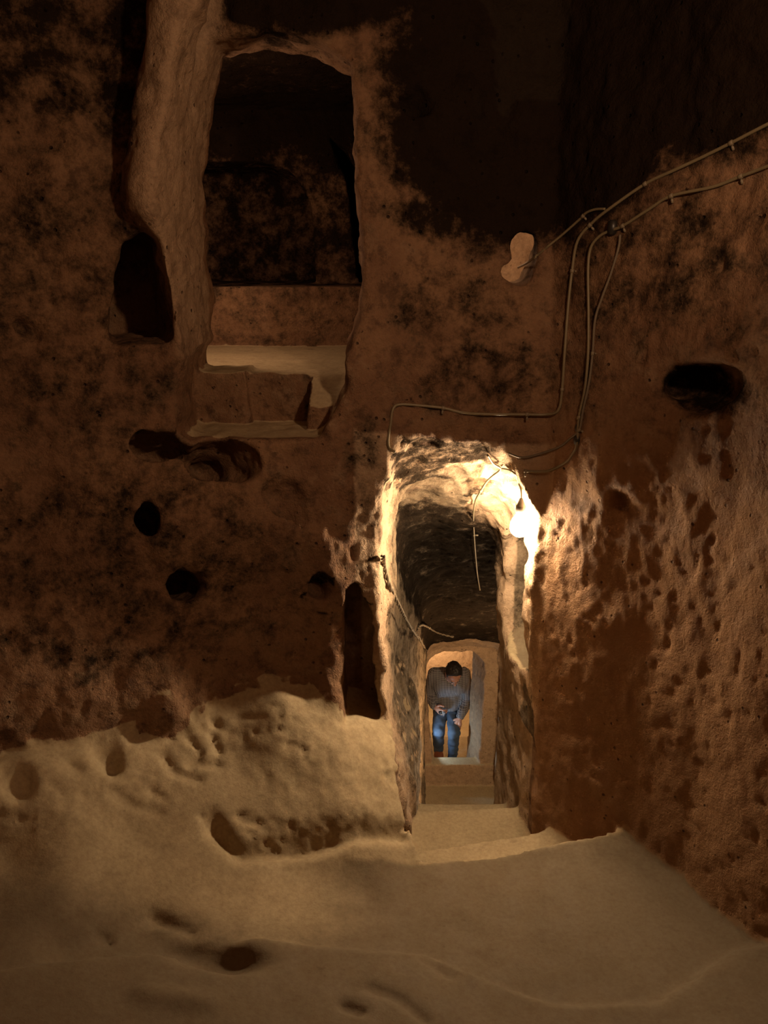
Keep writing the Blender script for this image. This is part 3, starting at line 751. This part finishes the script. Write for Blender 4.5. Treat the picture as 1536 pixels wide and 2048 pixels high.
def py_obj(name, V, Fc, mat, parent=None, smooth=True, loc=None):
    me = bpy.data.meshes.new(name); me.from_pydata([tuple(v) for v in V], [], Fc); me.update()
    if smooth: me.polygons.foreach_set('use_smooth', [True] * len(me.polygons))
    me.materials.append(mat)
    o = bpy.data.objects.new(name, me); COL.objects.link(o)
    if parent: o.parent = parent
    if loc: o.location = loc
    return o
def catmull(P_, k=6):
    P_ = [Vector(p) for p in P_]; out = []
    for i in range(len(P_) - 1):
        a, b, c, d = P_[max(i - 1, 0)], P_[i], P_[i + 1], P_[min(i + 2, len(P_) - 1)]
        for j in range(k):
            t = j / k
            out.append(0.5 * ((2 * b) + (c - a) * t + (2 * a - 5 * b + 4 * c - d) * t * t + (3 * b - a - 3 * c + d) * t ** 3))
    out.append(P_[-1]); return out
M_CABLE = simple('cable_sheath', (0.19, 0.155, 0.09), 0.45)
M_CLIP = simple('cable_clip', (0.20, 0.165, 0.11), 0.5)
M_DARK = simple('dark_plastic', (0.02, 0.018, 0.016), 0.4)
M_CORD = simple('old_cord', (0.16, 0.13, 0.09), 0.7)
M_BRASS = simple('lamp_socket', (0.08, 0.07, 0.06), 0.4)
CABLE_END = {}
def surf(u, v, off):
    p = hit(u, v); L = p.length
    return p * ((L - off) / L)
def taut(P_):            # a cable spans hollows instead of following them
    L = np.array([p.length for p in P_]); x = np.arange(len(L)); f = np.polyval(np.polyfit(x, L, min(3, len(L) - 1)), x)
    for _ in range(3): f = np.polyval(np.polyfit(x, np.minimum(f, L), min(3, len(L) - 1)), x)
    f = np.minimum(f, L)
    return [p * (float(a) / p.length) for p, a in zip(P_, f)]
def cable(name, px, r, mat, label, clips=(), off=0.010, extra=None, end=None, group=None, stretch=False):
    P_ = [surf(u, v, off) for u, v in px]
    if stretch: P_ = taut(P_)
    for _ in range(1):                 # keep depth jumps of the rough wall from kinking the cable
        Q_ = [P_[0]] + [P_[i] * ((P_[i - 1].length + 2 * P_[i].length + P_[i + 1].length) / 4 / P_[i].length) for i in range(1, len(P_) - 1)] + [P_[-1]]
        P_ = [q if q.length < p.length else p for p, q in zip(P_, Q_)]
    if extra: P_ = [Vector(e) for e in extra] + P_
    if end: P_ = P_ + [Vector(e) for e in end]
    c = catmull(P_, 6)
    root = py_obj(name, *tube_mesh(c, r), mat)
    tag(root, label, 'cable', group)
    for u, v in clips:
        p = surf(u, v, off)
        k = min(range(len(c)), key=lambda i: (c[i] - p).length); q = c[k]
        t = (c[min(k + 1, len(c) - 1)] - c[max(k - 1, 0)]).normalized()
        V1, F1 = tube_mesh([q - t * 0.006, q - t * 0.005, q + t * 0.005, q + t * 0.006], [r * 1.15, r * 1.45, r * 1.45, r * 1.15], 10)
        s = t.cross(q.normalized()).normalized()
        n0 = len(V1)
        V2, F2 = tube_mesh([q + s * (r * 1.6), q + s * (r * 1.6 + 0.004) - q.normalized() * 0.002, q + s * (r * 1.6 + 0.011), q + s * (r * 1.6 + 0.013)], [0.003, 0.004, 0.004, 0.0025], 8)
        py_obj('clip', V1 + V2, F1 + [tuple(i + n0 for i in f) for f in F2], M_CLIP, root)
    return root, c
p_r = surf(1536, 250, 0.01)
cA, _ = cable('cable', [(1536, 248), (1462, 286), (1399, 317), (1345, 342), (1290, 368), (1222, 415), (1185, 445), (1155, 482), (1144, 542), (1136, 614), (1129, 707), (1123, 790), (1115, 822), (1092, 829), (1054, 829), (960, 828), (920, 824), (886, 816), (839, 811), (800, 809), (786, 818), (781, 849), (776, 880), (779, 897), (790, 904)],
      0.0050, M_CABLE, 'long olive cable from the right edge, down the wall and over the lit tunnel mouth', [(1290, 368), (1183, 447), (1140, 545), (1124, 780), (1054, 829), (884, 816), (1462, 286)],
      extra=[surf(1640, 205, .01), surf(1600, 218, .01)])
cable('cable', [(1536, 332), (1481, 353), (1425, 374), (1342, 392), (1297, 419), (1245, 452), (1218, 462), (1196, 475), (1181, 497), (1176, 539), (1177, 632), (1176, 707), (1170, 775), (1158, 835), (1154, 887), (1146, 906), (1130, 925), (1095, 942), (1051, 942)],
      0.0048, M_CABLE, 'olive cable below the longest one, ending in a low loop right of the tunnel mouth', [(1481, 353), (1342, 392), (1245, 452), (1160, 835), (1053, 942)], extra=[surf(1640, 290, .01), surf(1600, 305, .01)])
cable('cable', [(1240, 470), (1237, 495), (1222, 546), (1204, 595), (1190, 640), (1185, 707), (1178, 764), (1166, 820), (1158, 860), (1139, 878), (1118, 894), (1079, 908), (1045, 915), (1017, 906)],
      0.0040, M_CORD, 'thin dark cable running right of the two olive ones and into the tunnel mouth', [(1186, 707), (1158, 862)])
cable('cable', [(1210, 418), (1190, 419), (1172, 426), (1160, 438), (1125, 469), (1098, 491), (1084, 503)],
      0.0042, M_CABLE, 'short cable branching off into the lit hole pierced in the wall', [(1165, 433)], end=[at(1070, 514, 2.64), at(1052, 527, 2.85), at(1036, 535, 3.02)])
for c_, rr in (((1225, 455), 0.018), ((1154, 880), 0.013), ((1156, 856), 0.011)):
    p = surf(*c_, 0.006)
    V1, F1 = tube_mesh([p + Vector((0, 0, -rr * 1.3)), p + Vector((0, 0, -rr)), p, p + Vector((0, 0, rr)), p + Vector((0, 0, rr * 1.3))], [rr * .4, rr * .8, rr, rr * .8, rr * .4], 10)
    if rr > 0.015: jb = py_obj('junction_box', V1, F1, M_DARK); tag(jb, 'small round dark junction box where the cables bend downward', 'junction box')
    else:
        tp = py_obj('tape_wrap', V1, F1, M_DARK); tag(tp, 'lower dark tape wrap binding the two cables right of the tunnel mouth' if rr > 0.012 else 'upper dark tape wrap binding the two cables right of the tunnel mouth', 'tape')
# inside the tunnel mouth
B = Vector(BULB)
cable('cable', [(975, 910), (986, 927), (1001, 938), (985, 952), (973, 964), (960, 985), (951, 1002), (947, 1030), (948, 1064), (951, 1108), (955, 1150), (960, 1180)],
      0.0042, M_CABLE, 'bright lit cable hanging down the tunnel ceiling left of the bulb', [(948, 1064), (974, 963)], off=0.055, stretch=True)
cable('cable', [(1003, 937), (1018, 940), (1030, 948), (1036, 965)],
      0.0032, M_CABLE, 'short thin wire running from the tunnel ceiling down to the bulb', [], off=0.012, end=[B + Vector((-0.004, 0.0, 0.14)), B + Vector((0, 0, 0.105))])
def twisted(px, label, r=0.0048, off=0.02):
    P_ = catmull(taut([surf(u, v, off) for u, v in px]), 14)
    for _ in range(6): P_ = [P_[0]] + [(P_[i - 1] + P_[i] * 2 + P_[i + 1]) / 4 for i in range(1, len(P_) - 1)] + [P_[-1]]
    V, Fc = [], []; s = 0; acc = [0.0]
    for i in range(1, len(P_)): acc.append(acc[-1] + (P_[i] - P_[i - 1]).length)
    for ph in (0, math.pi):
        pts = []
        for i, p in enumerate(P_):
            t = (P_[min(i + 1, len(P_) - 1)] - P_[max(i - 1, 0)]).normalized(); u_ = t.cross(Vector((0, 1, 0.2))).normalized(); b = t.cross(u_)
            a = acc[i] / 0.11 * 2 * math.pi + ph
            pts.append(p + (u_ * math.cos(a) + b * math.sin(a)) * r)
        v1, f1 = tube_mesh(pts, r, 6); n0 = len(V); V += v1; Fc += [tuple(k + n0 for k in f) for f in f1]
    o = py_obj('twisted_cord', V, Fc, M_CORD); tag(o, label, 'cord')
    for k in range(30, len(P_) - 10, 28):
        t = (P_[k + 1] - P_[k]).normalized()
        py_obj('knot', *tube_mesh([P_[k] - t * .014, P_[k] - t * .008, P_[k] + t * .008, P_[k] + t * .014], [r * 1.2, r * 2.4, r * 2.4, r * 1.2], 8), M_CORD, o)
    return o
twisted([(766, 1112), (769, 1138), (779, 1171), (801, 1217), (820, 1252), (839, 1278), (854, 1303)], 'long twisted cord slanting down the left side of the tunnel')
twisted([(832, 1262), (842, 1250), (856, 1254), (876, 1266), (907, 1274)], 'short twisted cord branching off across the dark tunnel ceiling above the arch', 0.005)

# ------------------------------------------------------------------ the bulb at the tunnel mouth
lb = empty('light_bulb', BULB); tag(lb, 'bare glowing bulb hanging at the right side of the tunnel mouth', 'light bulb')
mb, nt, bs = new_mat('glowing_glass')
bs.inputs['Base Color'].default_value = (1, 0.9, 0.7, 1)
bs.inputs['Emission Color'].default_value = (1.0, 0.72, 0.45, 1); bs.inputs['Emission Strength'].default_value = BULB_STRENGTH
prof = [(0.0, -0.046), (0.018, -0.043), (0.031, -0.032), (0.037, -0.014), (0.036, 0.004), (0.029, 0.022), (0.019, 0.036), (0.014, 0.046)]
V1, F1 = tube_mesh([Vector((0, 0, z)) for _, z in prof], [max(r, 0.002) for r, _ in prof], 16)
py_obj('glass', V1, F1, mb, lb)
V1, F1 = tube_mesh([Vector((0, 0, z)) for z in (0.044, 0.047, 0.075, 0.082, 0.104)], [0.015, 0.019, 0.019, 0.014, 0.006], 14)
py_obj('socket', V1, F1, M_BRASS, lb)

# ------------------------------------------------------------------ the man climbing up through the far arch
def J(u, v, y): return Vector(at(u, v, y))
hd = J(908, 1348, 7.12); nk = J(899, 1354, 7.34)
shL, shR = J(869, 1347, 7.38), J(929, 1349, 7.38)
elL, wrL = J(858, 1388, 7.50), J(869, 1413, 7.32)
elR, wrR = J(936, 1399, 7.37), J(920, 1435, 7.23)
hipL, hipR = J(882, 1412, 7.52), J(907, 1412, 7.52)
knL, knR = J(877, 1463, 7.22), J(908, 1466, 7.16)
anL, anR = J(877, 1498, 7.35), J(905, 1511, 7.26)
anR.z = max(anR.z, -5.14); anL.z = max(anL.z, -5.12)
che = (shL + shR) / 2 + Vector((0, 0.0, -0.10)); bel = (hipL + hipR) / 2 + Vector((0, -0.06, 0.12)); pel = (hipL + hipR) / 2
_p = math.radians(42)
FD = Vector((0.06, -math.cos(_p), -math.sin(_p))).normalized(); UD = Vector((0, -math.sin(_p), math.cos(_p))); RD = FD.cross(UD).normalized(); UD = RD.cross(FD)
def head_local(X, Y, Z):
    x, y, z = X - hd.x, Y - hd.y, Z - hd.z
    return (x * RD.x + y * RD.y + z * RD.z, x * FD.x + y * FD.y + z * FD.z, x * UD.x + y * UD.y + z * UD.z)
def f_head(X, Y, Z):
    a, f, u_ = head_local(X, Y, Z)
    d = sdell(a, f, u_, (0, -0.012, 0.025), (0.076, 0.096, 0.092))
    d = smin(d, sdell(a, f, u_, (0, 0.030, -0.045), (0.055, 0.060, 0.075)), 0.03)
    d = smin(d, sdcap(a, f, u_, (0, 0.085, 0.005), (0, 0.104, -0.032), 0.009, 0.015), 0.012)        # nose
    d = smin(d, sdcap(a, f, u_, (-0.03, 0.080, 0.022), (0.03, 0.080, 0.022), 0.010), 0.012)         # brow
    d = smin(d, sdcap(a, f, u_, (-0.018, 0.085, -0.060), (0.018, 0.085, -0.060), 0.008), 0.008)     # lips
    d = smax(d, -sdell(a, f, u_, (0, 0.094, -0.060), (0.020, 0.006, 0.002)), 0.004)
    for s in (-1, 1):
        d = smax(d, -sdell(a, f, u_, (s * 0.030, 0.092, 0.004), (0.014, 0.012, 0.009)), 0.008)
        d = smin(d, sdell(a, f, u_, (s * 0.079, -0.008, -0.005), (0.010, 0.018, 0.030)), 0.008)
    return d
def chain(X, Y, Z, pts, rs, k=0.02):
    d = None
    for a, b, ra, rb in zip(pts[:-1], pts[1:], rs[:-1], rs[1:]):
        c = sdcap(X, Y, Z, a, b, ra, rb); d = c if d is None else smin(d, c, k)
    return d
def hand_chains(wr, fw, side, thumb_side, curl):
    """palm plus five unequal fingers; fw = direction of the hand, side = across the knuckles, curl = bend direction"""
    out = []
    palm = (wr + fw * 0.045, wr + fw * 0.075)
    out.append(([wr, wr + fw * 0.04 + side * 0.010, wr + fw * 0.082 + side * 0.022], [0.022, 0.021, 0.013]))
    out.append(([wr, wr + fw * 0.04 - side * 0.010, wr + fw * 0.080 - side * 0.022], [0.022, 0.021, 0.013]))
    for k, L in zip((-0.030, -0.010, 0.010, 0.030), (0.030, 0.038, 0.040, 0.035)):
        if thumb_side < 0: L = {0.030: 0.035, 0.038: 0.040, 0.040: 0.038, 0.035: 0.030}[L]
        a = wr + fw * 0.078 + side * k
        b = a + (fw * 0.92 + curl * 0.4 + side * k * 2).normalized() * L
        c = b + (fw * 0.5 + curl * 0.85).normalized() * L * 0.72
        e = c + (fw * 0.1 + curl).normalized() * L * 0.5
        out.append(([a - fw * 0.02, a, b, c, e], [0.011, 0.0105, 0.0095, 0.0085, 0.0075]))
    t0 = wr + fw * 0.025 + side * thumb_side * 0.020
    t1 = t0 + (fw * 0.5 + side * thumb_side * 0.8 + curl * 0.3).normalized() * 0.038
    t2 = t1 + (fw * 0.8 + side * thumb_side * 0.2 + curl * 0.5).normalized() * 0.030
    t3 = t2 + (fw * 0.8 - side * thumb_side * 0.1 + curl * 0.6).normalized() * 0.022
    out.append(([t0, t1, t2, t3], [0.016, 0.012, 0.0105, 0.009]))
    return out
fwL = (Vector((0.55, -0.55, -0.25))).normalized(); fwR = Vector((-0.30, -0.35, -0.85)).normalized()
sdR_ = Vector((0.9, -0.35, -0.15)); sdR_ = (sdR_ - fwR * sdR_.dot(fwR)).normalized()
sdL_ = Vector((0.1, -0.2, 1)); sdL_ = (sdL_ - fwL * sdL_.dot(fwL)).normalized()
crR = fwR.cross(sdR_).normalized(); crR = crR if crR.y > 0 else -crR
crL = fwL.cross(sdL_).normalized(); crL = crL if crL.y > 0 else -crL
HL = hand_chains(wrL, fwL, sdL_, 1, crL); HR = hand_chains(wrR, fwR, sdR_, -1, crR)
LIMB = [([shL, elL, wrL], [0.050, 0.040, 0.026]), ([shR, elR, wrR], [0.050, 0.040, 0.026]),
        ([hipL, knL, anL], [0.080, 0.055, 0.038]), ([hipR, knR, anR], [0.080, 0.055, 0.038])]
footL = anL + Vector((0.0, -0.17, -0.055)); footR = anR + Vector((0.01, -0.17, -0.055))
def f_torso(X, Y, Z, g=0.0):
    d = chain(X, Y, Z, [che + Vector((-0.075, 0, 0)), che + Vector((0.075, 0, 0))], [0.115 + g, 0.115 + g])
    d = smin(d, chain(X, Y, Z, [shL + Vector((0.03, 0, -0.01)), shR + Vector((-0.03, 0, -0.01))], [0.065 + g, 0.065 + g]), 0.06)
    d = smin(d, chain(X, Y, Z, [bel + Vector((-0.045, 0, 0)), bel + Vector((0.045, 0, 0))], [0.118 + g, 0.118 + g]), 0.10)
    d = smin(d, chain(X, Y, Z, [pel + Vector((-0.05, 0, 0.0)), pel + Vector((0.05, 0, 0.0))], [0.105 + g * .6, 0.105 + g * .6]), 0.07)
    return d
def f_body(X, Y, Z):
    d = smin(f_head(X, Y, Z), sdcap(X, Y, Z, hd + FD * -0.035 - UD * 0.02, nk, 0.052, 0.058), 0.03)
    d = smin(d, f_torso(X, Y, Z, -0.012), 0.05)
    for p_, r_ in LIMB: d = smin(d, chain(X, Y, Z, p_, r_), 0.03)
    for an, ft in ((anL, footL), (anR, footR)): d = smin(d, chain(X, Y, Z, [an, an + Vector((0, 0.02, -0.05)), ft], [0.036, 0.032, 0.024]), 0.02)
    for cs in (HL, HR):
        h_ = None
        for p_, r_ in cs:
            c = chain(X, Y, Z, p_, r_, 0.004); h_ = c if h_ is None else smin(h_, c, 0.004)
        d = smin(d, h_, 0.01)
    return d
def f_shirt(X, Y, Z):
    d = f_torso(X, Y, Z, 0.012)
    for (p_, r_) in LIMB[:2]:
        w_ = p_[2] + (p_[1] - p_[2]) * 0.06
        d = smin(d, chain(X, Y, Z, [p_[0], p_[1], w_], [0.068, 0.056, 0.042]), 0.035)
    d = smin(d, sdcap(X, Y, Z, nk + Vector((-0.03, 0.02, -0.02)), nk + Vector((0.03, 0.02, -0.02)), 0.055), 0.04)      # collar
    wr_ = vnoise(X, Y, Z * 0.5, 18.0, 2.0) * 0.010 + vnoise(X, Y, Z, 34.0, 4.0) * 0.004
    return smax(d + wr_, (pel.z + 0.015) - Z, 0.01)
def f_jeans(X, Y, Z):
    d = chain(X, Y, Z, [pel + Vector((-0.05, 0, 0)), pel + Vector((0.05, 0, 0))], [0.113, 0.113])
    for (p_, r_) in LIMB[2:]:
        d = smin(d, chain(X, Y, Z, [p_[0], p_[1], p_[2] + Vector((0, 0.0, -0.01))], [0.088, 0.063, 0.052]), 0.012)
    d = d + vnoise(X, Y, Z * 1.4, 20.0, 6.0) * 0.009 + vnoise(X, Y, Z * 2, 36.0, 6.0) * 0.003
    return smax(d, Z - (pel.z + 0.06), 0.01)
def f_hair(X, Y, Z):
    a, f, u_ = head_local(X, Y, Z)
    d = sdell(a, f, u_, (0, -0.020, 0.030), (0.087, 0.104, 0.100)) + vnoise(X, Y, Z, 60.0, 1.0) * 0.006
    return smax(d, np.maximum(f - 0.035 - 0.6 * np.maximum(u_ - 0.055, 0), -0.045 - u_ + 0.25 * f), 0.015)
man = empty('person', (0.75, 7.35, -5.2)); tag(man, 'person in striped shirt and blue jeans stooping as he climbs through the far arch', 'person')
M_SKIN = simple('skin', (0.42, 0.22, 0.15), 0.5); M_HAIR = simple('dark_hair', (0.012, 0.009, 0.008), 0.6); M_SHOE = simple('brown_leather', (0.22, 0.07, 0.03), 0.45)
M_JEANS = simple('denim', (0.055, 0.09, 0.15), 0.85)
M_SHIRT, nt, bs = new_mat('checked_cloth')
tc = nt.nodes.new('ShaderNodeTexCoord'); sx = nt.nodes.new('ShaderNodeSeparateXYZ'); nt.links.new(tc.outputs['Object'], sx.inputs[0])
def stripes(o_, f, th):
    n = mth(nt, 'FRACT', mth(nt, 'MULTIPLY', o_, f), 0); return ramp(nt, mth(nt, 'ABSOLUTE', mth(nt, 'SUBTRACT', n, 0.5), 0), th - 0.05, th + 0.03)
sv_ = mth(nt, 'MAXIMUM', stripes(sx.outputs[0], 62.0, 0.36), mth(nt, 'MULTIPLY', stripes(sx.outputs[2], 55.0, 0.40), 0.45))
nt.links.new(mixc(nt, sv_, (0.030, 0.032, 0.045, 1), (0.42, 0.42, 0.44, 1)), bs.inputs['Base Color']); bs.inputs['Roughness'].default_value = 0.9
def body_mesh(name, fn, lo, hi, h, mat, parent):
    p, q = nets(fn, lo, hi, h); n_ = vnormals(p, q)
    t_ = (p[::53] + n_[::53] * h * 2).astype(np.float32)
    if (fn(*t_.T) < 0).mean() > 0.5: q = q[:, ::-1].copy(); n_ = -n_
    o = mesh_obj(name, p, q, mat, None, n_); o.parent = parent; o.matrix_parent_inverse = parent.matrix_basis.inverted(); return o
man.location = (pel.x, pel.y, -5.23)
man.matrix_basis = man.matrix_basis
lo, hi = (0.30, 6.95, -5.30), (1.10, 7.75, -3.90)
bd = body_mesh('body', f_body, lo, hi, 0.0050, M_SKIN, man)
body_mesh('shirt', f_shirt, lo, hi, 0.0070, M_SHIRT, man)
body_mesh('jeans', f_jeans, lo, hi, 0.0080, M_JEANS, man)
body_mesh('hair', f_hair, lo, hi, 0.0055, M_HAIR, man)
for ft, an in ((footL, anL), (footR, anR)):
    def f_shoe(X, Y, Z):
        d = chain(X, Y, Z, [an + Vector((0, 0.035, -0.045)), an + Vector((0, -0.06, -0.045)), ft], [0.046, 0.046, 0.036], 0.03)
        return smax(d, (an.z - 0.085) - Z, 0.01)
    body_mesh('shoe', f_shoe, lo, hi, 0.008, M_SHOE, man)
for s in (-1, 1):
    e = hd + RD * 0.030 * s + FD * 0.083 + UD * 0.004
    V1, F1 = tube_mesh([e + FD * z for z in (-0.011, -0.007, 0, 0.007, 0.011)], [0.003, 0.009, 0.0115, 0.009, 0.003], 10)
    o = py_obj('eye', V1, F1, M_DARK, man); o.matrix_parent_inverse = man.matrix_basis.inverted()
# the small camera in his hand
cc = wrL + fwL * 0.095 + crL * 0.012
mc, nt, bs = new_mat('silver_case'); bs.inputs['Base Color'].default_value = (0.6, 0.6, 0.62, 1); bs.inputs['Metallic'].default_value = 0.8; bs.inputs['Roughness'].default_value = 0.25
import bmesh
def boxm(c, ax_, ay_, az_, bev):
    bm = bmesh.new(); bmesh.ops.create_cube(bm, size=1.0)
    for v in bm.verts: v.co = Vector(c) + ax_ * v.co.x + ay_ * v.co.y + az_ * v.co.z
    bmesh.ops.bevel(bm, geom=bm.edges[:], offset=bev, segments=2, affect='EDGES'); return bm
def bm_obj(name, bm, mat, parent=None):
    me = bpy.data.meshes.new(name); bm.to_mesh(me); bm.free(); me.materials.append(mat)
    o = bpy.data.objects.new(name, me); COL.objects.link(o)
    if parent: o.parent = parent
    return o
ck = bm_obj('compact_camera', boxm(cc, fwL * 0.095, crL * 0.024, sdL_ * 0.058, 0.005), mc); tag(ck, 'small silver camera held in the hand of the stooping person', 'camera')
V1, F1 = tube_mesh([cc - crL * z for z in (0.010, 0.024, 0.026, 0.032)], [0.021, 0.021, 0.017, 0.015], 16)
py_obj('lens', V1, F1, M_DARK, ck)
print('verts', len(P), 'faces', len(Q))
